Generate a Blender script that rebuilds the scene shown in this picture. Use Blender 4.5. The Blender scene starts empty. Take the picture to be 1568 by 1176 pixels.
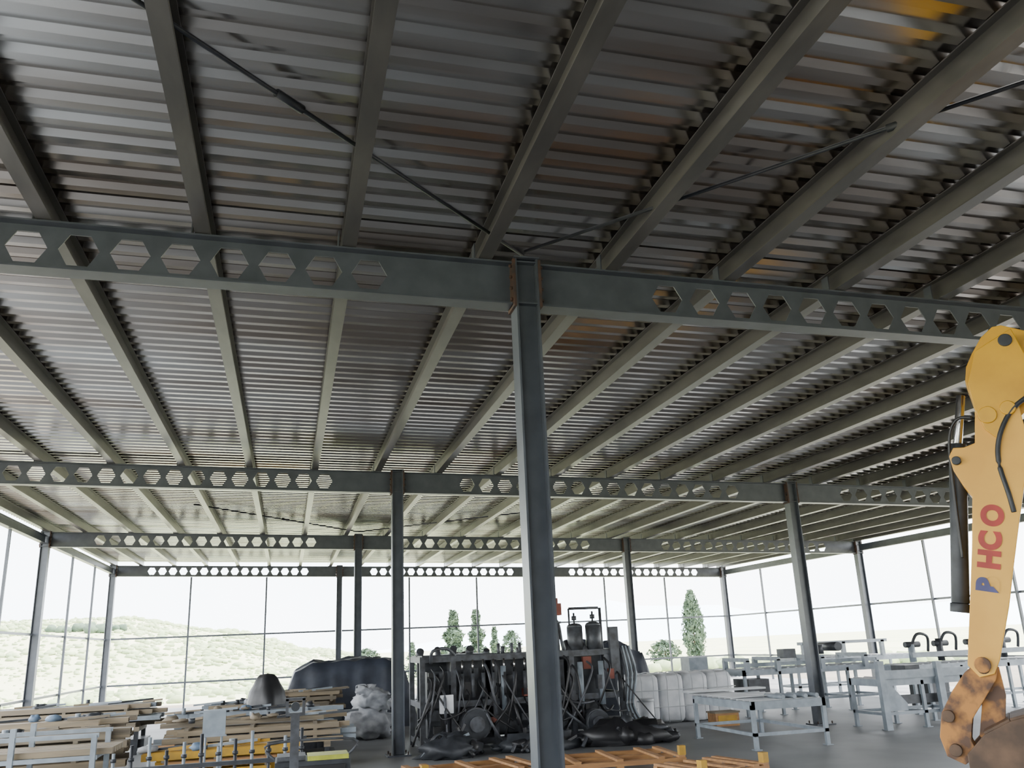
import bpy, math, random
from mathutils import Vector, Matrix, noise
R = random.Random(7)
COL = bpy.context.scene.collection

# ---------------------------------------------------------------- materials
def mat(name, c1, c2=None, rough=0.6, metal=0.0, scale=6.0, detail=4.0, bump=0.0, stretch=(1,1,1), lo=0.35, hi=0.65, rvar=0.0):
    m = bpy.data.materials.new(name); m.use_nodes = True
    nt = m.node_tree; b = nt.nodes['Principled BSDF']
    b.inputs['Roughness'].default_value = rough
    b.inputs['Metallic'].default_value = metal
    if c2 is None: c2 = tuple(x*0.7 for x in c1)
    tc = nt.nodes.new('ShaderNodeTexCoord'); mp = nt.nodes.new('ShaderNodeMapping')
    mp.inputs['Scale'].default_value = stretch
    nz = nt.nodes.new('ShaderNodeTexNoise'); nz.inputs['Scale'].default_value = scale; nz.inputs['Detail'].default_value = detail
    cr = nt.nodes.new('ShaderNodeValToRGB')
    cr.color_ramp.elements[0].position = lo; cr.color_ramp.elements[1].position = hi
    cr.color_ramp.elements[0].color = (*c2, 1); cr.color_ramp.elements[1].color = (*c1, 1)
    L = nt.links.new
    L(tc.outputs['Object'], mp.inputs['Vector']); L(mp.outputs[0], nz.inputs['Vector'])
    L(nz.outputs['Fac'], cr.inputs['Fac']); L(cr.outputs['Color'], b.inputs['Base Color'])
    if rvar:
        mr = nt.nodes.new('ShaderNodeMapRange')
        mr.inputs['To Min'].default_value = rough-rvar; mr.inputs['To Max'].default_value = rough+rvar
        L(nz.outputs['Fac'], mr.inputs['Value']); L(mr.outputs[0], b.inputs['Roughness'])
    if bump:
        bp = nt.nodes.new('ShaderNodeBump'); bp.inputs['Strength'].default_value = bump
        L(nz.outputs['Fac'], bp.inputs['Height']); L(bp.outputs[0], b.inputs['Normal'])
    return m

M = {}
M['steel'] = mat('painted_steel', (.078,.088,.106), (.058,.066,.080), .38, .0, 5)
M['purlin'] = mat('purlin_steel', (.125,.12,.112), (.08,.077,.075), .36, .35, 4, stretch=(1,.3,1))
M['rust'] = mat('rust', (.075,.038,.025), (.035,.025,.022), .85, 0, 12)
M['deck'] = mat('galvanised_deck', (.54,.535,.52), (.33,.285,.245), .20, .97, .9, 5, stretch=(.25,1.6,1), rvar=.07)
M['concrete'] = mat('concrete', (.20,.205,.21), (.125,.13,.135), .55, 0, .6, 8)
M['panel'] = mat('shade_wall_panel', (.10,.10,.10), (.07,.07,.07), .7, 0, 1)  # for the unseen wall added to darken the hall
M['grass'] = mat('scrubland', (.50,.50,.33), (.37,.41,.24), .95, 0, .09, 9, bump=.2)  # paled so the colour carries the hill's aerial haze
M['dark_apron'] = mat('dark_apron_earth', (.20,.17,.13), (.13,.11,.09), .95, 0, .3, 8, bump=.2)  # dark apron added round the hall to cut light bounced onto the roof
M['shrub'] = mat('shrub_leaves', (.33,.39,.22), (.22,.29,.15), .9, 0, .4)  # paled with the scrub, hill haze put into the colour
M['tree'] = mat('conifer_leaves', (.08,.12,.08), (.045,.075,.05), .9, 0, .8)
M['bark'] = mat('bark', (.12,.08,.05), None, .9)
M['mount'] = mat('haze_tinted_rock', (.66,.76,.88), (.58,.70,.84), 1, 0, .004)  # pale blue distance haze painted into the rock colour
M['yellow'] = mat('yellow_paint', (.66,.35,.005), (.52,.26,.005), .4, 0, 3)
M['yellow2'] = mat('pale_yellow_paint', (.82,.45,.06), (.70,.36,.045), .5, 0, 2.5)  # paler yellow for the stick
M['rusty'] = mat('worn_orange_steel', (.45,.20,.05), (.10,.055,.035), .7, 0, 7, lo=.42, hi=.58)
M['dark'] = mat('dark_metal', (.04,.044,.052), (.022,.025,.03), .5, .2, 8)
M['mach'] = mat('machine_steel', (.085,.092,.105), (.045,.045,.05), .5, .3, 9)
M['bucket'] = mat('worn_bucket_steel', (.15,.09,.055), (.07,.045,.03), .65, .2, 6)
M['rod'] = mat('chrome_rod', (.5,.5,.5), None, .2, 1)
M['grey'] = mat('grey_painted_frame', (.25,.29,.33), (.18,.21,.24), .5, 0, 6)
M['lgrey'] = mat('light_sheet', (.50,.52,.54), (.38,.40,.42), .5, 0, 3)
M['white'] = mat('white_plastic', (.68,.69,.71), (.52,.54,.57), .55, 0, 4, bump=.15)
M['bag'] = mat('grey_sack', (.40,.41,.43), (.20,.21,.23), .7, 0, 5, bump=.4)
M['tarp'] = mat('dark_tarpaulin', (.035,.042,.06), (.016,.02,.03), .5, 0, 3, bump=.3)
M['black'] = mat('black_plastic', (.018,.018,.02), (.01,.01,.012), .45, 0, 4)
M['wood'] = mat('weathered_timber', (.24,.20,.14), (.12,.10,.075), .75, 0, 5, stretch=(.3,3,3))
M['tan'] = mat('tan_profile', (.28,.22,.14), (.18,.145,.10), .6, 0, 5, stretch=(.3,3,3))
M['orange'] = mat('orange_timber', (.42,.22,.08), (.28,.14,.06), .7, 0, 6, stretch=(.5,3,3))
M['ywood'] = mat('yellow_formwork', (.50,.28,.02), (.34,.20,.03), .7, 0, 6)
M['lime'] = mat('lime_panel', (.45,.48,.06), None, .5)
M['blue'] = mat('blue_lettering', (.06,.06,.20), None, .5)
M['red'] = mat('red_lettering', (.42,.03,.02), None, .5)
M['redm'] = mat('red_oxide', (.22,.06,.04), None, .6)
M['bluep'] = mat('blue_sheet', (.15,.22,.32), None, .6)

# ---------------------------------------------------------------- mesh builder
class MB:
    def __init__(s): s.v=[]; s.f=[]; s.m=[]; s.mats=[]; s.sm=[]
    def mi(s,k):
        if k not in s.mats: s.mats.append(k)
        return s.mats.index(k)
    def face(s,idx,k,sm=False): s.f.append(idx); s.m.append(s.mi(k)); s.sm.append(sm)
    def box(s,c,d,k,rot=None):
        n=len(s.v); c=Vector(c)
        for x in(-.5,.5):
            for y in(-.5,.5):
                for z in(-.5,.5):
                    p=Vector((x*d[0],y*d[1],z*d[2]))
                    if rot is not None: p=rot@p
                    s.v.append(p+c)
        for q in((0,1,3,2),(4,6,7,5),(0,4,5,1),(2,3,7,6),(0,2,6,4),(1,5,7,3)):
            s.face([n+i for i in q],k)
    def bb(s,x0,x1,y0,y1,z0,z1,k): s.box(((x0+x1)/2,(y0+y1)/2,(z0+z1)/2),(x1-x0,y1-y0,z1-z0),k)
    def beam(s,p0,p1,w,h,k):
        p0=Vector(p0);p1=Vector(p1);d=p1-p0;L=d.length
        rot=d.to_track_quat('Y','Z').to_matrix()
        s.box((p0+p1)/2,(w,L,h),k,rot)
    def cyl(s,p0,p1,r,k,n=14,r2=None):
        p0=Vector(p0);p1=Vector(p1);r2=r if r2 is None else r2
        q=(p1-p0).to_track_quat('Z','Y').to_matrix(); b=len(s.v)
        for i in range(n):
            a=2*math.pi*i/n; e=Vector((math.cos(a),math.sin(a),0))
            s.v.append(p0+q@(e*r)); s.v.append(p1+q@(e*r2))
        for i in range(n):
            j=(i+1)%n; s.face([b+2*i,b+2*j,b+2*j+1,b+2*i+1],k,True)
        s.face([b+2*i for i in range(n)][::-1],k); s.face([b+2*i+1 for i in range(n)],k)
    def tube(s,pts,r,k,n=8,sub=5):
        P=[Vector(p) for p in pts]; Q=[]
        for i in range(len(P)-1):
            a=P[max(i-1,0)];b=P[i];c=P[i+1];d=P[min(i+2,len(P)-1)]
            for t in range(sub):
                u=t/sub
                Q.append(.5*((2*b)+(c-a)*u+(2*a-5*b+4*c-d)*u*u+(-a+3*b-3*c+d)*u**3))
        Q.append(P[-1]); base=len(s.v)
        for i,p in enumerate(Q):
            d=(Q[min(i+1,len(Q)-1)]-Q[max(i-1,0)])
            q=d.to_track_quat('Z','Y').to_matrix()
            for j in range(n):
                a=2*math.pi*j/n; s.v.append(p+q@Vector((math.cos(a)*r,math.sin(a)*r,0)))
        for i in range(len(Q)-1):
            for j in range(n):
                k2=(j+1)%n
                s.face([base+i*n+j,base+i*n+k2,base+(i+1)*n+k2,base+(i+1)*n+j],k,True)
        s.face([base+j for j in range(n)][::-1],k); s.face([base+(len(Q)-1)*n+j for j in range(n)],k)
    def prism(s,poly,o,ax,ay,n,t,k):
        b=len(s.v);N=len(poly);o=Vector(o);ax=Vector(ax);ay=Vector(ay);n=Vector(n)
        for sg in(-.5,.5):
            for p in poly: s.v.append(o+ax*p[0]+ay*p[1]+n*(t*sg))
        s.face(list(range(b,b+N))[::-1],k); s.face(list(range(b+N,b+2*N)),k)
        for i in range(N):
            j=(i+1)%N; s.face([b+i,b+j,b+N+j,b+N+i],k)
    def ball(s,c,r,k,nu=12,nv=8,amp=.0,seed=0,fr=2.0,sq=1.0):
        b=len(s.v);c=Vector(c);r=Vector(r)
        g=lambda x: math.copysign(abs(x)**sq,x)
        for i in range(nv+1):
            th=math.pi*i/nv
            for j in range(nu):
                ph=2*math.pi*j/nu
                e=Vector((math.sin(th)*math.cos(ph),math.sin(th)*math.sin(ph),math.cos(th)))
                d=1+amp*noise.noise(e*fr+Vector((seed*3.1,seed*1.7,0)))
                if sq!=1: e2=Vector((g(math.sin(th))*g(math.cos(ph)),g(math.sin(th))*g(math.sin(ph)),g(math.cos(th))))
                else: e2=e
                s.v.append(c+Vector((e2.x*r.x,e2.y*r.y,e2.z*r.z))*d)
        for i in range(nv):
            for j in range(nu):
                j2=(j+1)%nu
                s.face([b+i*nu+j,b+(i+1)*nu+j,b+(i+1)*nu+j2,b+i*nu+j2],k,True)
    def obj(s,name,loc=(0,0,0),rot=(0,0,0),bevel=0):
        me=bpy.data.meshes.new(name); me.from_pydata([tuple(v) for v in s.v],[],s.f)
        for k in s.mats: me.materials.append(M[k])
        me.polygons.foreach_set('material_index',s.m); me.polygons.foreach_set('use_smooth',s.sm)
        me.update(); o=bpy.data.objects.new(name,me); COL.objects.link(o)
        o.location=loc;o.rotation_euler=rot
        if bevel:
            m=o.modifiers.new('bevel','BEVEL');m.width=bevel;m.segments=2;m.limit_method='ANGLE'
        return o
def dup(o,name,loc,rot=None):
    d=bpy.data.objects.new(name,o.data);COL.objects.link(d);d.location=loc
    d.rotation_euler=o.rotation_euler if rot is None else rot
    return d

# ---------------------------------------------------------------- steel structure
XC=[-6.05,2.0,10.05,18.1]; FY=[-21.4,-12.1,-2.75,6.57,15.75,25.05,34.5]; SL=-.024  # rearmost bay is unseen, added to darken the near roof
def zb(x): return 4.63+SL*(x-2.0)
BD=.385; PD=.20
ang=math.atan(-SL)
def column(h):
    b=MB(); w=.20
    b.bb(-w/2,-w/2+.016,-w/2,w/2,0,h,'steel'); b.bb(w/2-.016,w/2,-w/2,w/2,0,h,'steel')
    b.bb(-w/2+.016,w/2-.016,-.03,-.018,0,h,'steel')
    b.bb(-w/2-.01,w/2+.01,-w/2-.02,w/2+.02,h,h+.012,'steel')
    b.bb(-.2,.2,-.2,.2,0,.025,'steel')
    for zz in (h-BD-.02,h-.03):
        b.bb(-w/2+.016,w/2-.016,-w/2+.01,w/2-.01,zz,zz+.012,'steel')
    for sx in(-1,1):
        b.bb(*sorted((sx*w/2,sx*(w/2+.022))),-.11,.11,h-BD-.05,h-.01,'rust')
        for yy in(-.07,.07):
            for i in range(4):
                z=h-BD+.02+i*.1
                b.cyl((sx*(w/2+.02),yy,z),(sx*(w/2+.045),yy,z),.014,'rust',6)
    for sx in(-1,1):
        for sy in(-1,1): b.cyl((sx*.15,sy*.15,.02),(sx*.15,sy*.15,.07),.013,'rust',6)
    return b
for y in FY:
    for x in XC:
        column(zb(x)+BD/2+.03).obj('steel_column',(x,y,0))
def cast_beam(L):
    b=MB(); fl=.17; tf=.014; tw=.010; H=BD/2-tf
    b.bb(-L/2,L/2,-fl/2,fl/2,H,BD/2,'steel'); b.bb(-L/2,L/2,-fl/2,fl/2,-BD/2,-H,'steel')
    n=16; end=1.0; p=(L-2*end+.0)/n; w=.29; h=.25
    b.bb(-L/2,-L/2+end,-tw/2,tw/2,-H,H,'steel'); b.bb(L/2-end,L/2,-tw/2,tw/2,-H,H,'steel')
    for i in range(n):
        cx=-L/2+end+p*(i+.5)
        hx=[(-w/2,0),(-w/4,h/2),(w/4,h/2),(w/2,0),(w/4,-h/2),(-w/4,-h/2)]
        q=p/2
        fs=[[(-q,H),hx[1],hx[2],(q,H)],[(-q,H),(-q,0),hx[0],hx[1]],[(q,H),hx[2],hx[3],(q,0)],
            [(-q,-H),(q,-H),hx[4],hx[5]],[(-q,-H),hx[5],hx[0],(-q,0)],[(q,-H),(q,0),hx[3],hx[4]]]
        for sgn in(-1,1):
            for f in fs:
                k=len(b.v)
                for pt in f: b.v.append(Vector((cx+pt[0],sgn*tw/2,pt[1])))
                ids=list(range(k,k+4)); b.face(ids if sgn<0 else ids[::-1],'steel')
        for a in range(6):
            c=(a+1)%6;k=len(b.v)
            for (pt,sg) in((hx[a],-1),(hx[c],-1),(hx[c],1),(hx[a],1)): b.v.append(Vector((cx+pt[0],sg*tw/2,pt[1])))
            b.face([k,k+1,k+2,k+3],'steel')
    return b
Lb=8.05-.20-.05
proto=None
for y in FY:
    for i in range(3):
        xm=(XC[i]+XC[i+1])/2
        loc=(xm,y,zb(xm))
        if proto is None: proto=cast_beam(Lb).obj('castellated_beam',loc,(0,ang,0))
        else: dup(proto,'castellated_beam',loc)
Y0,Y1=-22.3,34.9
pur=MB(); pw=.115
pur.bb(-pw/2,pw/2,Y0,Y1,0,.010,'purlin'); pur.bb(-pw/2,pw/2,Y0,Y1,PD-.010,PD,'purlin')
pur.bb(-.006,.006,Y0,Y1,.010,PD-.010,'purlin')
pur.bb(pw/2-.008,pw/2,Y0,Y1,.010,.03,'purlin')
for y in FY:
    pur.bb(-.09,-.0,y-.05,y+.05,-.004,.012,'steel')
    pur.bb(-.09,-.08,y-.05,y+.05,0,.15,'steel')
xs=[1.65+1.125*i for i in range(-6,15)]
xs=[-6.0]+[x for x in xs if x>-5.6 and x<17.8]+[18.05]
pp=None
for x in xs:
    loc=(x,0,zb(x)+BD/2+.005)
    if pp is None: pp=pur.obj('roof_purlin',loc,(0,ang,0))
    else: dup(pp,'roof_purlin',loc)
dk=MB(); per=.22; z0=zb(2.0)+BD/2+.005+PD+.004
def zd(x): return z0+SL*(x-2.0)
xa,xb=-6.5,18.5; dp=.045
prof=[]; y=Y0
while y<Y1+.3:
    prof+= [(y,0),(y+.070,0),(y+.100,dp),(y+.19,dp)]; y+=per
for i,(yy,h) in enumerate(prof):
    dk.v.append(Vector((xa,yy,zd(xa)+h))); dk.v.append(Vector((xb,yy,zd(xb)+h)))
for i in range(len(prof)-1):
    dk.face([2*i,2*i+1,2*i+3,2*i+2],'deck')
dk.obj('ceiling')
br=MB()
def rod(a,b_,r=.015):
    za=zd(a[0])-.10; zb_=zd(b_[0])-.10
    br.cyl((a[0],a[1],za),(b_[0],b_[1],zb_),r,'dark',8)
    A=Vector((a[0],a[1],za));B=Vector((b_[0],b_[1],zb_));m=A.lerp(B,.48);n=A.lerp(B,.52)
    br.cyl(m,n,r*1.9,'dark',8)
rod((2.0,6.57),(-1.9,2.95)); rod((2.0,6.5),(5.9,1.75))
rod((-1.9,2.95),(-5.9,-.8)); rod((5.9,1.75),(10.0,-3.0))
rod((2.0,25.0),(-2,20.6)); rod((2.0,25),(6,20.6))
br.obj('roof_bracing_rods')
eb=MB()
for x in(-6.05,18.1):
    zz=zb(x)-.02
    for i in range(len(FY)-1):
        a,b_=FY[i]+.11,FY[i+1]-.11
        eb.bb(x-.07,x+.07,a,b_,zz+.09,zz+.10,'steel'); eb.bb(x-.07,x+.07,a,b_,zz-.10,zz-.09,'steel'); eb.bb(x-.005,x+.005,a,b_,zz-.09,zz+.09,'steel')
eb.obj('eave_beams')
wp=MB()
ts=8.05/3
yb=34.5
for i in range(10):
    x=-6.05+ts*i
    if i%3:
        wp.bb(x-.03,x+.03,yb+.03,yb+.09,0,zb(x)-BD/2-.01,'steel')
for x,sx in((-6.05,-1),(18.1,1)):
    for i in range(4,6):
        for j in(1,2):
            y=FY[i]+(FY[i+1]-FY[i])*j/3
            wp.bb(x-.03,x+.03,y-.03,y+.03,0,zb(x)-.13,'steel')
wp.obj('wall_wind_posts')
wg=MB()
for z in(.87,2.44):
    for i in range(3): wg.bb(XC[i]+.12,XC[i+1]-.12,yb-.015,yb+.025,z-.03,z+.03,'steel')
    for x in(-6.05,18.1):
        for i in range(4,6):
            wg.bb(x-.02+ (.06 if x>0 else -.06),x+.02+(.06 if x>0 else -.06),FY[i]+.12,FY[i+1]-.12,z-.03,z+.03,'steel')
wg.obj('wall_girts')
wb=MB(); x=-6.4  # unseen wall added behind the camera to block sky light and darken the interior
while x<18.4:
    wb.bb(x,x+.30,-22.30,-22.26,0,4.35,'panel'); wb.bb(x+.05,x+.12,-22.26,-22.22,0,4.35,'panel'); x+=.30
wb.obj('added_shade_wall')

# ---------------------------------------------------------------- floor + outdoors
f=MB(); f.bb(-6.8,18.8,-22.6,35.2,-.25,0,'concrete'); f.obj('floor')
def interp(T,x):
    if x<=T[0][0]: return T[0][1]
    for (a,b_),(c,d) in zip(T,T[1:]):
        if x<=c:
            t=(x-a)/(c-a); t=t*t*(3-2*t); return b_+(d-b_)*t
    return T[-1][1]
RG=[(-220,6.5),(-80,7.6),(-49,8.6),(-30,9.0),(-11,5.8),(6,1.2),(20,-1.7),(40,-3.3)]
def ss(a,b_,x):
    t=min(1,max(0,(x-a)/(b_-a))); return t*t*(3-2*t)
def tz(x,y):
    r=math.hypot(max(0,abs(x-6)-14),max(0,abs(y-8)-29))
    base=-.06-3.3*ss(4,70,r)
    n=noise.noise(Vector((x*.03,y*.03,0)))*1.0+noise.noise(Vector((x*.09,y*.09,3)))*.4
    z=base+n*ss(10,60,r)*.5
    h=interp(RG,x)+n*1.0
    s=ss(75,180,y)*(1-ss(230,330,y))
    if h>z: z=z+(h-z)*s
    return z
g=MB(); nx,ny=150,130
for j in range(ny+1):
    for i in range(nx+1):
        x=-220+480*i/nx; y=-60+400*j/ny
        g.v.append(Vector((x,y,tz(x,y))))
for j in range(ny):
    for i in range(nx):
        x=-220+480*i/nx; y=-60+400*j/ny
        k='dark_apron' if (y<38+2*math.sin(x*.4) and abs(x-6)<32+3*math.sin(y*.3)) else 'grass'
        a=j*(nx+1)+i; g.face([a,a+1,a+nx+2,a+nx+1],k,True)
g.obj('ground')
pl=MB(); pl.v=[Vector((math.cos(a*math.pi/16)*3500,math.sin(a*math.pi/16)*3500,-4.6)) for a in range(32)]
pl.face(list(range(32)),'grass'); pl.obj('distant_plain')
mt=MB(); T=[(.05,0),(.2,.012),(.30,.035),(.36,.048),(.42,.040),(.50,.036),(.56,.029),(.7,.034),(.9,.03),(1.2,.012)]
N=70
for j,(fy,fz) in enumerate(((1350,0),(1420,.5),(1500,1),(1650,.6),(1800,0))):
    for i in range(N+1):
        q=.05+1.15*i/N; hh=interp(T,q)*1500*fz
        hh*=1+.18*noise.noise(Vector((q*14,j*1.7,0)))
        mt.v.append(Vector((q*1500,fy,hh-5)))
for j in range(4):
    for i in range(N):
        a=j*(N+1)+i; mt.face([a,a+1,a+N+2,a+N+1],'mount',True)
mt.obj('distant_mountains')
sh=MB()
for i in range(5200):
    y=R.uniform(80,200); x=R.uniform(-.42,.10)*y*1.15
    r=R.uniform(.2,.75)*(.45+y/230)*(1 if noise.noise(Vector((x*.05,y*.05,9)))>-.1 else .5)
    sh.ball((x,y,tz(x,y)+r*.1),(r,r,r*.6),'shrub',6,4,.6,i)
for i in range(16):
    x=-30+R.uniform(-5,5); y=150+R.uniform(-3,3); r=R.uniform(.5,1.1)
    sh.ball((x,y,tz(x,y)+r*.4),(r,r,r*.8),'tree',8,6,.5,i)
sh.obj('hillside_shrubs')
sh=MB()
for i in range(170):
    y=R.uniform(40,52); x=R.uniform(.3,.9)*y
    r=R.uniform(.3,.7)
    sh.ball((x,y,tz(x,y)+r*.3),(r,r,r*.8),'shrub',6,4,.5,i)
for i in range(150):
    y=R.uniform(40,54); x=R.uniform(-.35,.3)*y
    r=R.uniform(.15,.4)
    sh.ball((x,y,tz(x,y)+r*.2),(r,r,r*.7),'shrub',6,4,.5,i)
sh.obj('field_shrubs')
def tree(name,x,y,top,w,kind='cone',n=1400):
    b=MB(); zb0=tz(x,y)-.05; H=top-zb0
    b.cyl((0,0,0),(0,0,H*.85),.05*w+.04,'bark',7,.02)
    for i in range(n):
        t=R.random()**.8
        if kind=='col': rad=w/2*(math.sin(math.pi*min(1,(t*.93+.07)))**.55)
        elif kind=='cone': rad=w/2*(1.02-t)*(.75+.35*math.sin(t*22))
        else: rad=w/2*math.sqrt(max(0,1-(2*t-1)**2))
        z=H*(.10+.9*t); a=R.uniform(0,6.28); rr=rad*math.sqrt(R.random())
        c=Vector((math.cos(a)*rr,math.sin(a)*rr,z)); s=.11*w**.5*R.uniform(.7,1.6)
        k=len(b.v)
        for q in range(3): b.v.append(c+Vector((R.uniform(-s,s),R.uniform(-s,s),R.uniform(-s,s)*(1.5 if kind=='col' else .8))))
        b.face([k,k+1,k+2],'tree')
    return b.obj(name,(x,y,zb0))
tree('cypress_tree',28.6,60,4.7,1.6,'col',2600)
tree('pine_tree',11.0,60,3.9,3.2,'cone',4200)
tree('pine_tree',13.0,62,4.0,2.6,'cone',3200)
tree('pine_tree',15.2,66,2.9,1.8,'cone',1500)
tree('pine_tree',17.0,68,2.6,1.8,'round',1500)
tree('pine_tree',19.0,64,2.4,1.8,'cone',1300)
tree('pine_tree',8.2,60,2.0,1.6,'cone',1000)
tree('olive_tree',5.0,58,1.7,2.2,'round',1200)
tree('olive_tree',24.5,56,1.4,2.2,'round',1000)

# ---------------------------------------------------------------- backhoe arm
P0=Vector((4.79,5.12,1.97)); S=Vector((.729,-.685,0)); U=Vector((0,0,1)); Nn=Vector((.685,.729,0))
def W(s,t,n=0): return P0+S*s+U*t+Nn*n
bh=MB()
boom=[(.106,1.446),(.13,1.55),(.182,1.64),(.26,1.75),(.343,1.814),(.40,1.815),(.47,1.78),(.62,1.70),(.9,1.55),(1.8,1.0),(2.4,.1),(2.55,-1.0),(2.2,-1.0),(2.05,0),(1.5,.72),(.8,1.12),(.50,1.22),(.36,1.10),(.24,1.02),(.15,1.10)]
bh.prism(boom,P0+Nn*.06,S,U,Nn,.20,'yellow')
stick=[(.13,1.20),(.18,1.29),(.30,1.30),(.40,1.20),(.41,.95),(.35,.70),(.265,.425),(.18,.14),(.10,-.139),(.035,-.33),(-.015,-.476),(-.06,-.56),(-.15,-.58),(-.21,-.50),(-.18,-.35),(-.132,-.125),(-.05,.27),(.01,.60),(-.03,.68),(-.075,.80),(-.085,.90),(-.05,.955),(.02,.95),(.09,.97)]
bh.prism(stick,P0-Nn*.07,S,U,Nn,.17,'yellow2')
nose=[(.13,1.20),(.12,1.40),(.2,1.62),(.45,1.74),(.56,1.30),(.42,1.22),(.30,1.10),(.24,.97),(.17,1.05)]
bh.prism(nose,P0-Nn*.165,S,U,Nn,.02,'yellow')
bh.tube([W(.52,1.27,-.175),W(.36,1.17,-.175),(W(.25,1.0,-.172)),W(.21,.82,-.16),W(.23,.6,-.16),W(.24,.47,-.155)],.018,'dark',6)
for (s,t,r,k) in((.40,1.66,.045,'dark'),(.20,1.15,.06,'yellow'),(-.045,.86,.03,'dark'),(-.12,-.50,.05,'rusty'),(.33,1.18,.05,'yellow')):
    bh.cyl(W(s,t,-.19),W(s,t,.19),r,k,16)
bh.cyl(W(-.02,1.0,-.02),W(-.19,-.10,-.02),.058,'dark',16)
bh.cyl(W(.06,1.35,-.02),W(-.02,1.0,-.02),.03,'rod',12)
bh.cyl(W(-.19,-.10,-.02),W(-.20,-.16,-.02),.066,'dark',16)
bh.tube([W(.10,1.15,-.18),W(.0,1.15,-.14),W(-.07,1.0,-.1),W(-.10,.6,-.1),W(-.12,.2,-.1)],.012,'black',7)
link=[(-.10,-.44),(-.03,-.50),(-.06,-.60),(-.15,-.72),(-.24,-.84),(-.27,-.97),(-.24,-1.06),(-.33,-1.12),(-.43,-1.07),(-.455,-.95),(-.42,-.80),(-.33,-.66),(-.24,-.55)]
bh.prism(link,P0-Nn*.10,S,U,Nn,.05,'rusty'); bh.prism(link,P0+Nn*.05,S,U,Nn,.05,'rusty')
l2=[(-.15,-.55),(-.03,-.52),(-.02,-.70),(-.06,-.90),(-.14,-1.0),(-.22,-.95),(-.17,-.75)]
bh.prism(l2,P0-Nn*.02,S,U,Nn,.10,'rusty')
for (s,t) in((-.12,-.52),(-.37,-1.03),(-.14,-.94),(-.38,-.82)): bh.cyl(W(s,t,-.16),W(s,t,.12),.04,'bucket',14)
bh.cyl(W(-.37,-1.03,-.02),W(-.05,-1.12,-.02),.05,'bucket',12)
bk=[(-.30,-1.04),(-.18,-.92),(-.02,-.84),(.12,-.80),(.40,-.86),(.56,-1.10),(.58,-1.45),(.46,-1.75),(.2,-1.93),(-.16,-1.965),(-.30,-1.5)]
bh.prism(bk,P0-Nn*.24,S,U,Nn,.03,'bucket'); bh.prism(bk,P0+Nn*.24,S,U,Nn,.03,'bucket')
shell=bk[1:10]
for a,c in zip(shell,shell[1:]):
    p=W(*a);q=W(*c); bh.prism([(0,-.24),((q-p).length,-.24),((q-p).length,.24),(0,.24)],p,(q-p).normalized(),Nn,(q-p).normalized().cross(Nn),.03,'bucket')
for i in range(4): bh.box(W(-.18,-1.94,-.18+i*.12),(.1,.05,.03),'dark')
bh.cyl(W(2.25,-.8,.06),W(1.3,.8,.06),.06,'dark',14)
bh.prism([(2.1,-1.2),(2.7,-1.2),(2.7,-.8),(2.5,-.6),(2.15,-.75)],P0,S,U,Nn,.4,'yellow')
bh.prism([(2.3,-1.965),(2.8,-1.965),(2.7,-1.15),(2.35,-1.15)],P0,S,U,Nn,.5,'yellow')
bho=bh.obj('backhoe_arm',bevel=.008)
def letters(txt,s,t,size,k,tilt):
    cu=bpy.data.curves.new('lettering','FONT'); cu.body=txt; cu.size=size; cu.extrude=.002; cu.align_x='LEFT'; cu.align_y='CENTER'; cu.offset=.010
    tmp=bpy.data.objects.new('tmp_text',cu); COL.objects.link(tmp)
    dg=bpy.context.evaluated_depsgraph_get(); me=bpy.data.meshes.new_from_object(tmp.evaluated_get(dg))
    bpy.data.objects.remove(tmp)
    o=bpy.data.objects.new('lettering_'+k,me); COL.objects.link(o); me.materials.clear(); me.materials.append(M[k])
    d=(S*math.sin(tilt)+U*math.cos(tilt))
    z=-Nn; up=z.cross(d)
    mm=Matrix((( d.x,up.x,z.x,0),(d.y,up.y,z.y,0),(d.z,up.z,z.z,0),(0,0,0,1)))
    o.matrix_world=Matrix.Translation(W(s,t,-.160))@mm
    o.parent=bho
letters('B',-.005,-.04,.175,'blue',.22)
letters('HC',.03,.11,.175,'red',.22)
letters('O',.10,.39,.175,'red',.20)

# ---------------------------------------------------------------- central machine
m=MB(); X0,X1,YA,YB,Hh=2.45,6.15,15.95,17.3,1.56
for x in(X0,3.0,3.75,4.5,5.2,X1):
    for y in(YA,YB): m.bb(x-.045,x+.045,y-.045,y+.045,0,Hh,'mach')
for z in(.12,.75,Hh-.05):
    for y in(YA,YB): m.bb(X0,X1,y-.04,y+.04,z-.05,z+.05,'mach')
    for x in(X0,3.0,3.75,4.5,5.2,X1): m.bb(x-.035,x+.035,YA,YB,z-.05,z+.05,'mach')
m.bb(X0,3.75,YA,YB,Hh-.02,Hh+.02,'dark')
m.bb(3.8,4.45,YA+.3,YB-.2,.2,1.45,'dark'); m.bb(5.25,5.85,YA+.2,YB-.2,.3,1.45,'dark'); m.bb(2.55,2.95,YA+.1,YB-.1,.2,1.3,'dark')
m.bb(3.05,3.7,YA+.5,YB-.1,.2,1.45,'mach'); m.bb(4.55,5.15,YA+.3,YB-.1,.2,1.40,'mach')
def motor(x,y,z,r,l):
    m.cyl((x,y-l/2,z),(x,y+l/2,z),r,'dark',20)
    for i in range(6): m.cyl((x,y-l/2+.04+i*l/7,z),(x,y-l/2+.06+i*l/7,z),r*1.12,'mach',20)
    m.cyl((x,y-l/2-.05,z),(x,y-l/2,z),r*.55,'mach',14)
motor(3.35,YA-.05,.42,.24,.5); motor(5.55,YA-.1,.32,.2,.45); motor(4.85,YA+.1,.45,.2,.5)
for i in range(7):
    x=3.15+i*.19; m.cyl((x,YA-.08,.85),(x,YA-.08,1.25),.035,'mach',10); m.cyl((x,YA-.08,1.25),(x,YA-.08,1.48),.018,'rod',8)
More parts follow.
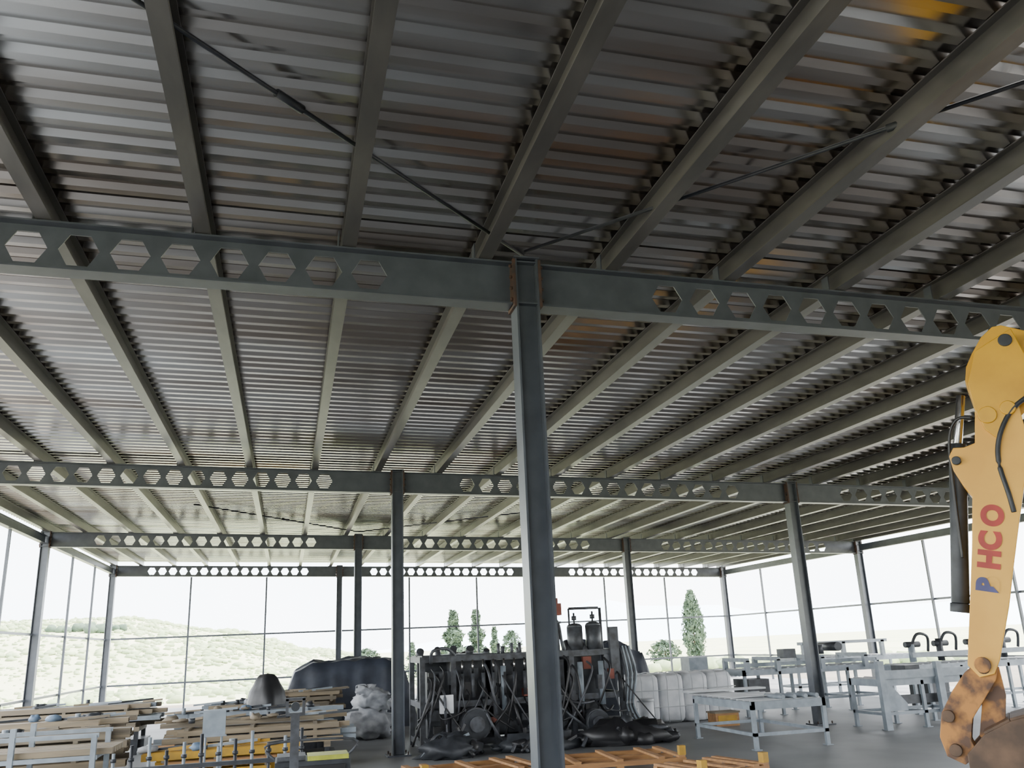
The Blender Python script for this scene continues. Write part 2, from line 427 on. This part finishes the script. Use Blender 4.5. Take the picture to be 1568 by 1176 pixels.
for x in(3.9,4.65,5.35,5.75): m.cyl((x,YA-.06,.6),(x,YA-.06,1.35),.05,'grey',12)
for i in range(46):
    x=R.uniform(2.5,6.2); z=R.uniform(.6,1.5); x2=x+R.uniform(-.6,.6); z2=R.uniform(.1,.7); y=YA-.1-R.random()*.12
    m.tube([(x,y+.15,z),(x+.03,y-.05,z-.15),((x+x2)/2,y-.12,(z+z2)/2-.1),(x2,y,z2)],R.uniform(.012,.026),'black' if i%3 else 'mach',6,4)
for i in range(30):
    x=R.uniform(2.5,6.0); z=R.uniform(.2,1.35); m.box((x,YA-.02+R.uniform(-.08,.2),z),(R.uniform(.06,.25),R.uniform(.06,.2),R.uniform(.06,.25)),R.choice(['dark','mach','mach','redm','black']))
for i in range(12):
    x=2.5+i*.31; m.cyl((x,16.5+R.uniform(-.3,.3),1.5),(x,16.5,1.6+R.uniform(.02,.14)),R.uniform(.03,.08),'mach',10)
m.tube([(4.70,16.3,1.55),(4.72,16.3,1.75),(4.84,16.3,1.82),(4.90,16.3,1.95),(4.88,16.3,2.2)],.075,'mach',12)
m.cyl((4.78,16.3,2.12),(4.98,16.3,2.12),.10,'mach',14); m.bb(4.74,5.0,16.2,16.42,2.2,2.38,'redm'); m.bb(4.80,4.94,16.22,16.38,2.38,2.5,'mach')
m.cyl((4.66,16.3,2.15),(4.72,16.3,2.15),.11,'mach',14); m.tube([(4.95,16.3,2.2),(5.1,16.3,2.05),(5.15,16.3,1.7),(5.2,16.3,1.5)],.03,'mach',8)
m.cyl((4.86,16.3,1.5),(4.86,16.3,1.65),.17,'dark',16)
# flanged valve train above the frame, right of the near column
m.cyl((5.05,16.3,1.5),(5.05,16.3,2.05),.06,'mach',12); m.cyl((5.05,16.3,2.05),(5.05,16.3,2.09),.11,'mach',14)
m.bb(4.95,5.15,16.2,16.4,2.2,2.42,'redm'); m.cyl((5.05,16.3,2.09),(5.05,16.3,2.2),.04,'mach',10); m.bb(5.0,5.1,16.25,16.35,2.42,2.52,'redm')
for x,t in((5.45,1.98),(5.82,2.0)):
    m.cyl((x,16.4,1.5),(x,16.4,t),.15,'mach',20); m.ball((x,16.4,t),(.15,.15,.07),'mach',16,8)
    m.cyl((x,16.4,t),(x,16.4,t+.26),.02,'mach',8); m.cyl((x,16.4,t+.12),(x,16.4,t+.2),.05,'mach',10)
m.cyl((5.35,16.4,2.32),(5.95,16.4,2.32),.025,'mach',8); m.cyl((5.35,16.4,1.5),(5.35,16.4,2.32),.02,'mach',8); m.cyl((5.98,16.4,1.2),(5.98,16.4,2.32),.03,'mach',8)
m.bb(5.95,6.12,15.85,15.95,1.1,1.95,'mach')
for i in range(6): m.tube([(6.15+i*.03,15.85,1.6),(6.2+i*.04,15.8,1.1),(6.15+i*.03,15.8,.55),(6.3+i*.05,15.8,.15)],.022,'grey' if i%2 else 'dark',6,4)
m.bb(2.72,2.95,15.68,15.8,.62,.92,'white'); m.cyl((2.84,15.75,0),(2.84,15.75,.62),.02,'mach',8)
m.bb(2.5,6.1,16.9,17.0,.2,1.5,'dark')
m.tube([(2.6,15.9,1.45),(2.62,15.8,1.65),(2.9,15.9,1.68),(3.1,16,1.5)],.03,'mach',8)
for x in(3.9,4.15,4.3): m.cyl((x,16.2,1.5),(x,16.2,1.74),.03,'mach',8)
m.obj('hydraulic_process_machine')
def heap(name,cx,cy,w,d,h,keys,n,sd):
    b=MB(); rr=random.Random(sd)
    b.ball((0,0,h*.18),(w*.45,d*.45,h*.5),keys[0],20,10,.5,sd,3)
    for i in range(n):
        x=max(-w*.42,min(w*.42,rr.gauss(0,w*.2)));y=max(-d*.4,min(d*.4,rr.gauss(0,d*.2)));z=max(.03,h*.6*math.exp(-(x/w*2.4)**2)*rr.uniform(.2,1))
        t=rr.random()
        if t<.4: b.tube([(x-rr.uniform(.1,.25),y,max(.02,z-.1)),(x,y*.8,z+.1),(x+rr.uniform(.1,.25),y,max(.02,z-.08))],rr.uniform(.015,.04),rr.choice(keys),6,4)
        elif t<.7:
            b.beam((x,y,z),(x*.8+rr.uniform(-.3,.3),y*.7,max(.04,z+rr.uniform(-.2,.3))),.05,.04,rr.choice(keys))
        else: b.ball((x,y,max(.08,z)),(rr.uniform(.08,.2),rr.uniform(.06,.12),rr.uniform(.06,.14)),rr.choice(keys),10,6,.6,i)
    for v in b.v: v.z=max(v.z,.0)
    return b.obj(name,(cx,cy,0))
heap('scrap_heap',5.9,15.05,1.8,.8,.6,['black','dark','mach'],60,3)
heap('scrap_heap',2.75,15.0,1.1,.8,.5,['dark','black','grey'],34,4)
heap('scrap_heap',4.3,15.1,1.6,.7,.4,['dark','black','mach'],40,5)
def drape(name,cx,cy,sx,sy,fn,k,sd,n=44,amp=.05):
    b=MB()
    for j in range(n+1):
        for i in range(n+1):
            u=2*i/n-1;v=2*j/n-1
            e=min(1,(1-max(abs(u),abs(v)))*5.5); e=e**.6 if e>0 else 0
            z=fn(u,v)*e
            fo=noise.noise(Vector((u*5+sd,v*5,z*1.5)))*amp
            flare=1+.07*(1-e)
            b.v.append(Vector((u*sx/2*flare+fo,v*sy/2*flare+noise.noise(Vector((u*6,v*6+sd,z)))*amp,max(0,z+fo*1.5*e))))
    for j in range(n):
        for i in range(n):
            a=j*(n+1)+i;b.face([a,a+1,a+n+2,a+n+1],k,True)
    return b.obj(name,(cx,cy,0))
drape('tarpaulin_covered_pile',1.55,22.4,3.0,2.0,lambda u,v:1.54-.08*max(0,u)-.9*max(0,-.55-u)+.04*math.sin(5*u)-.05*abs(v),'tarp',2)
drape('tarpaulin_covered_pile',7.75,21.4,2.0,1.6,lambda u,v:1.66-.3*max(0,u)+.06*math.sin(7*u),'tarp',9)
drape('tarpaulin_covered_pile',4.1,22.6,1.5,1.4,lambda u,v:1.45+.1*math.sin(3*u)-.3*max(0,-u),'black',19)
b=MB()
prof=[(.36,0),(.36,.5),(.35,.85),(.31,1.05),(.24,1.18),(.20,1.28),(.13,1.35),(0,1.37)]
n=24
for r,z in prof:
    for j in range(n):
        a=6.283*j/n; q=r*(1+.10*math.sin(a*5+z*3)+.12*noise.noise(Vector((math.cos(a)*2,math.sin(a)*2,z*3)))); b.v.append(Vector((math.cos(a)*q,math.sin(a)*q,z)))
for i in range(len(prof)-1):
    for j in range(n): b.face([i*n+j,i*n+(j+1)%n,(i+1)*n+(j+1)%n,(i+1)*n+j],'black',True)
b.obj('shrouded_motor',(-.22,18.3,0))
b=MB()
b.ball((0,0,.30),(.46,.42,.32),'bag',28,16,.35,3,3,.75); b.ball((.08,.02,.72),(.36,.36,.22),'bag',26,14,.5,8,3,.8); b.ball((-.05,-.05,.92),(.22,.2,.10),'bag',18,10,.8,5,3)
b.tube([(-.2,-.1,.85),(-.28,-.1,1.02),(-.08,-.1,1.04),(-.1,-.1,.9)],.013,'bag',6)
for v in b.v: v.z=max(0,v.z)
b.obj('bulk_bag',(1.80,19.0,0))
# long row of wrapped bales strapped together
b=MB()
for i in range(4):
    cx=-.86+.57*i
    k0=len(b.v); b.ball((cx,.02*i,.49),(.30,.50,.49),'white',36,22,.035,i,4,.28)
    for s_ in(-.13,.13): b.tube([(cx+s_,-.52,.02),(cx+s_,-.525,.5),(cx+s_,-.50,.96),(cx+s_,0,1.0),(cx+s_,.5,.9)],.008,'lgrey',6,3)
for z in(.33,.66): b.tube([(-1.16,-.3,z),(-1.1,-.52,z),(0,-.53,z),(1.1,-.5,z),(1.16,-.3,z)],.008,'lgrey',6,3)
for v in b.v: v.z=max(0,v.z)
b.obj('wrapped_bales',(8.28,18.35,0))

# ---------------------------------------------------------------- grey tables / conveyors
def table(x0,x1,y0,y1,h,rollers=True,ax='x',k='grey',legs=2):
    b=MB(); t=.06
    for i in range(legs):
        x=x0+t/2+(x1-x0-t)*i/(legs-1)
        for y in(y0+t/2,y1-t/2):
            b.bb(x-t/2,x+t/2,y-t/2,y+t/2,.01,h-.05,k); b.bb(x-.06,x+.06,y-.06,y+.06,0,.012,k)
        b.bb(x-t/2,x+t/2,y0,y1,h*.28,h*.28+.05,k)
    for y in(y0+t/2,y1-t/2):
        b.bb(x0,x1,y-.03,y+.03,h-.12,h,k); b.bb(x0,x1,y-.02,y+.02,h*.28,h*.28+.05,k)
    for x in(x0+t/2,x1-t/2): b.bb(x-.03,x+.03,y0,y1,h-.12,h,k)
    if rollers:
        if ax=='x':
            n=int((x1-x0)/.2)
            for i in range(n):
                x=x0+.1+i*(x1-x0-.2)/(n-1); b.cyl((x,y0+.04,h-.02),(x,y1-.04,h-.02),.04,'lgrey',10)
        else:
            n=int((y1-y0)/.2)
            for i in range(n):
                y=y0+.1+i*(y1-y0-.2)/(n-1); b.cyl((x0+.04,y,h-.02),(x1-.04,y,h-.02),.04,'lgrey',10)
    else:
        b.bb(x0-.03,x1+.03,y0-.03,y1+.03,h,h+.02,'lgrey')
    return b
b=table(7.15,8.45,13.0,15.1,.70,True,'y','grey'); b.bb(7.1,7.75,13.5,15.2,.735,.75,'lgrey'); b.bb(7.0,8.5,14.9,15.2,.76,.79,'lgrey')
for i in range(4): b.cyl((7.75+i*.2,13.05,.74),(7.75+i*.2,13.6,.74),.035,'grey',8)
b.obj('roller_table')
b=table(10.35,12.1,14.2,15.1,.84,True,'x','grey',legs=3)
b.bb(10.3,12.2,14.15,14.22,.84,.98,'grey'); b.prism([(0,0),(.5,0),(.5,.12),(.12,.55),(0,.55)],(10.35,14.2,.3),(1,0,0),(0,0,1),(0,1,0),.02,'grey')
b.bb(10.3,10.42,14.1,14.2,0,1.15,'grey'); b.bb(11.5,11.62,14.1,14.2,0,1.1,'grey'); b.bb(11.0,11.3,14.3,14.7,.85,1.05,'dark'); b.bb(10.5,12.0,14.25,14.30,.4,.55,'dark')
b.obj('roller_conveyor')
b=table(9.75,13.2,18.0,19.0,.95,True,'x','grey',legs=5)
for x in(9.85,10.6,11.7,12.8):
    b.bb(x-.05,x+.05,17.95,18.05,.9,1.15,'grey'); b.bb(x-.05,x+.05,18.95,19.05,.9,1.15,'grey'); b.bb(x-.04,x+.04,17.95,19.05,1.12,1.2,'grey')
b.cyl((11.9,18.4,1.2),(11.9,18.4,1.4),.12,'dark',12); b.cyl((12.3,18.2,1.35),(12.3,18.9,1.35),.1,'dark',12); b.bb(10.9,11.2,18.2,18.5,1.15,1.35,'dark')
b.bb(9.75,13.3,18.3,18.36,1.0,1.08,'grey'); b.bb(9.9,10.4,18.1,18.8,.2,.75,'dark')
b.obj('roller_conveyor')
b=table(12.6,16.2,16.2,17.2,.95,True,'x','grey',legs=4)
for i,x in enumerate((12.9,13.6,14.4,15.2)):
    b.cyl((x,16.5,1.0),(x,16.5,1.35+.1*(i%2)),.07,'dark' if i%2 else 'grey',12); b.cyl((x-.15,16.5,1.35),(x+.2,16.5,1.35),.06,'dark',12)
    b.tube([(x,16.5,1.3),(x+.1,16.4,1.55),(x+.35,16.4,1.5),(x+.4,16.5,1.2)],.03,'dark',8)
b.bb(12.6,16.2,16.1,16.16,1.1,1.2,'grey'); b.bb(13.0,13.5,16.3,16.9,.1,.7,'dark')
b.obj('roller_conveyor')
b=table(9.6,11.2,20.6,21.6,.85,False,'x','grey',legs=3); b.bb(9.8,10.3,20.8,21.3,.87,1.2,'grey'); b.obj('workbench')
b=table(13.2,16.8,21.5,22.5,1.0,True,'x','grey',legs=4)
for x in(13.4,14.6,15.8): b.bb(x,x+.1,21.45,21.55,1.0,1.4,'grey')
b.bb(13.3,16,21.45,21.55,1.35,1.43,'grey'); b.obj('roller_conveyor')
b=MB(); b.bb(0,.5,0,.35,.0,.24,'orange'); b.bb(-.02,.52,-.02,.37,.24,.27,'wood'); b.bb(.05,.45,-.01,0,.05,.2,'ywood'); b.obj('crate',(8.3,16.6,0))
b=MB(); b.cyl((0,0,0),(0,0,.5),.16,'white',18); b.cyl((0,0,.5),(0,0,.56),.17,'lgrey',18); b.obj('plastic_drum',(7.1,17.2,0))

# ---------------------------------------------------------------- foreground pallets
def pallet_frame(name,x,y,w,d,h,rz,k='orange'):
    b=MB()
    for yy in(-d/2,0,d/2):
        b.bb(-w/2,w/2,yy-.04,yy+.04,h-.09,h-.03,k)
        for xx in(-w/2+.05,0,w/2-.05): b.bb(xx-.05,xx+.05,yy-.04,yy+.04,0,h-.09,k)
    for i in range(7):
        xx=-w/2+.06+(w-.12)*i/6
        if i in(2,4): continue
        b.bb(xx-.045,xx+.045,-d/2-.05,d/2+.05,h-.03,h,k)
    for xx in(-w/2+.045,w/2-.045): b.bb(xx-.045,xx+.045,-d/2-.04,-d/2+.05,h,h+.12,'ywood')
    return b.obj(name,(x,y,0),(0,0,rz))
pallet_frame('timber_pallet',2.65,12.8,1.7,1.1,.14,.12)
pallet_frame('timber_pallet',4.65,12.7,1.9,1.1,.15,-.08)
pallet_frame('timber_pallet',5.5,11.2,1.1,.9,.14,.25)

# ---------------------------------------------------------------- left side stock
def stack(name,cx,cy,L,w,layers,per,th,keys,rz,base,sd,clut=14):
    rr=random.Random(sd); b=MB()
    for xx in(-L*.36,0,L*.36):
        b.bb(xx-.05,xx+.05,-w/2,w/2,base-.08,base,'wood')
        for yy in(-w/2+.05,w/2-.05): b.bb(xx-.04,xx+.04,yy-.04,yy+.04,0,base-.08,'dark')
        b.bb(xx-.03,xx+.03,-w/2,w/2,.1,.15,'dark')
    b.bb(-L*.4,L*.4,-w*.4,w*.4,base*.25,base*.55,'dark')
    for l in range(layers):
        z=base+l*(th+.03)
        for q in range(per):
            if rr.random()<.13: continue
            bw=w/per; L2=L*rr.uniform(.65,1.0); o=rr.uniform(-.2,.2)
            x0=max(-L/2,-L2/2+o); x1=min(L/2,L2/2+o); k=rr.choice(keys); y0=-w/2+q*bw+.012;y1=-w/2+(q+1)*bw-.012
            b.bb(x0,x1,y0,y1,z,z+.012,k); b.bb(x0,x1,y0,y0+.012,z+.012,z+th,k); b.bb(x0,x1,y1-.012,y1,z+.012,z+th,k)
            if rr.random()<.5: b.bb(x0,x1,y0+.012,y1-.012,z+th-.012,z+th,k)
        if l<layers-1:
            for xx in(-L*.3,0,L*.3): b.bb(xx-.03,xx+.03,-w/2,w/2,z+th,z+th+.03,'wood')
    zt=base+(layers-1)*(th+.03)+th
    for i in range(clut):
        x=rr.uniform(-L*.42,L*.42);y=rr.uniform(-w*.35,w*.35);t=rr.random()
        if t<.6:
            a=rr.uniform(-.5,.5);l2=rr.uniform(.15,.45)
            b.beam((x-l2*math.cos(a),y-l2*math.sin(a)*.5,zt+.02),(x+l2*math.cos(a),y+l2*math.sin(a)*.5,zt+.03+rr.uniform(0,.04)),.04,.035,rr.choice(keys+['dark','grey']))
        elif t<.78: b.cyl((x,y,zt),(x,y,zt+rr.uniform(.04,.11)),rr.uniform(.025,.05),rr.choice(['dark','grey','dark']),10)
        else: b.ball((x,y,zt+.04),(rr.uniform(.06,.16),.09,rr.uniform(.03,.07)),rr.choice(['bag','dark','bluep','wood']),10,6,.6,i)
    return b.obj(name,(cx,cy,0),(0,0,rz))
stack('timber_stack',-3.55,14.0,3.2,1.0,4,5,.09,['wood','tan','wood'],.03,.36,1)
stack('timber_stack',-4.0,16.4,3.4,1.0,4,6,.08,['wood','tan','grey'],.03,.42,5)
stack('timber_stack',-3.9,19.4,3.6,1.0,4,6,.08,['wood','tan','grey'],.0,.50,15)
stack('steel_profile_stack',-.35,15.4,3.2,.9,4,7,.07,['tan','wood','grey','tan'],-.02,.38,2,22)
stack('steel_profile_stack',-.35,17.0,3.0,.8,4,7,.07,['tan','grey','wood'],.02,.42,3,20)
stack('steel_profile_stack',-1.0,19.9,1.0,.9,3,6,.07,['wood','tan','grey'],.0,.50,8)
stack('steel_profile_stack',.6,20.3,1.6,.9,4,6,.07,['wood','tan'],.0,.55,9)
stack('formwork_beam_stack',-.75,13.5,2.2,.7,3,4,.09,['ywood','orange','ywood'],.02,.20,4,12)
b=MB()
for y in(0,.9):
    for x in(0,.9,1.8): b.bb(x-.03,x+.03,y-.03,y+.03,0,1.0-.12*(x>1),'grey')
    for z in(.3,.6,.85): b.bb(-.05,1.85,y-.02,y+.02,z,z+.05,'grey')
for x in(0,.9,1.8): b.bb(x-.025,x+.025,0,.9,.6,.65,'grey')
for i in range(5): b.bb(-.2,2.0,.08+i*.16,.2+i*.16,.65,.72,'tan')
b.obj('storage_rack',(-3.9,12.2,0))
b=MB()
for i in range(12):
    x=-1.3+i*.2; b.cyl((x,.0,.0),(x,0,.66+.08*(i%3)),.02,'dark' if i%2 else 'grey',10); b.cyl((x,0,.56),(x,0,.60),.034,'dark',10); b.bb(x-.05,x+.05,-.05,.05,.0,.01,'grey')
b.bb(-1.35,1.0,-.03,.03,.44,.49,'dark'); b.bb(-1.35,1.0,-.03,.03,.12,.17,'dark')
b.obj('prop_rack',(-.55,12.1,0))
b=MB(); b.bb(-.14,.14,-.02,.02,.0,.30,'grey'); b.bb(-.16,.16,-.03,-.02,-.02,0,'grey'); b.cyl((-.1,.0,-.75),(-.1,.0,0),.015,'grey'); b.cyl((.1,.0,-.75),(.1,.0,0),.015,'grey'); b.bb(-.16,.16,-.1,.1,-.76,-.745,'grey'); b.obj('control_box',(-.75,12.6,.76))
b=MB(); b.bb(-.045,.045,-.045,.045,0,1.12,'mach'); b.bb(-.12,.12,-.12,.12,0,.015,'mach')
b.bb(-.10,.10,-.03,.03,1.10,1.13,'mach'); b.bb(-.10,-.07,-.03,.03,1.13,1.27,'mach'); b.bb(.07,.10,-.03,.03,1.13,1.27,'mach'); b.bb(-.10,.10,-.03,.03,1.25,1.28,'mach')
b.cyl((0,-.05,1.19),(0,.05,1.19),.045,'dark',14)
b.obj('bracket_post',(.24,10.0,0))
b=MB(); b.bb(-.42,.42,-.3,.3,.12,.55,'dark'); b.bb(-.36,.36,-.32,-.3,.2,.5,'black'); b.bb(-.06,.40,-.31,.1,.55,.60,'lime'); b.bb(-.40,-.08,-.2,.2,.55,.60,'mach')
for sx in(-.3,.3):
    for sy in(-.25,.25): b.cyl((sx,sy-.03,.08),(sx,sy+.03,.08),.08,'black',14)
b.tube([(-.4,.3,.5),(-.5,.3,.70),(.5,.3,.70),(.4,.3,.5)],.015,'mach',8)
b.bb(-.3,.3,-.26,-.22,.06,.12,'mach'); b.bb(-.3,.3,.22,.26,.06,.12,'mach')
b.obj('generator_cart',(.46,11.2,0),bevel=.006)

# ---------------------------------------------------------------- light
w=bpy.data.worlds.new('World'); bpy.context.scene.world=w; w.use_nodes=True
nt=w.node_tree; bg=nt.nodes['Background']
tc=nt.nodes.new('ShaderNodeTexCoord'); nz=nt.nodes.new('ShaderNodeTexNoise'); nz.inputs['Scale'].default_value=2.2; nz.inputs['Detail'].default_value=5
cr=nt.nodes.new('ShaderNodeValToRGB'); cr.color_ramp.elements[0].color=(.84,.92,1,1); cr.color_ramp.elements[1].color=(1,1,1,1)
cr.color_ramp.elements[0].position=.4; cr.color_ramp.elements[1].position=.6
nt.links.new(tc.outputs['Generated'],nz.inputs['Vector']); nt.links.new(nz.outputs['Fac'],cr.inputs['Fac']); nt.links.new(cr.outputs['Color'],bg.inputs['Color'])
bg.inputs['Strength'].default_value=10.5
sd=bpy.data.lights.new('sun','SUN'); sd.energy=28; sd.angle=.01; sd.color=(1,.95,.88)
so=bpy.data.objects.new('sun',sd); COL.objects.link(so)
so.rotation_euler=Vector((.60,-.05,.80)).to_track_quat('Z','Y').to_euler()

# ---------------------------------------------------------------- camera
cam=bpy.data.cameras.new('camera'); co=bpy.data.objects.new('camera',cam); COL.objects.link(co)
r=Vector((.9681,-.247,-.04185)); d=Vector((.0319,.2875,-.9573)); fw=Vector((.2485,.9254,.2860))
rz=Matrix.Rotation(math.radians(.36),3,'Z'); fw=rz@fw; r=rz@r
fw.normalize(); r=(r-fw*r.dot(fw)).normalized(); u=r.cross(fw)
co.matrix_world=Matrix(((r.x,u.x,-fw.x,.135),(r.y,u.y,-fw.y,0),(r.z,u.z,-fw.z,1.74),(0,0,0,1)))
cam.sensor_width=36; cam.lens=30.44; cam.clip_end=6000; cam.clip_start=.05
bpy.context.scene.camera=co
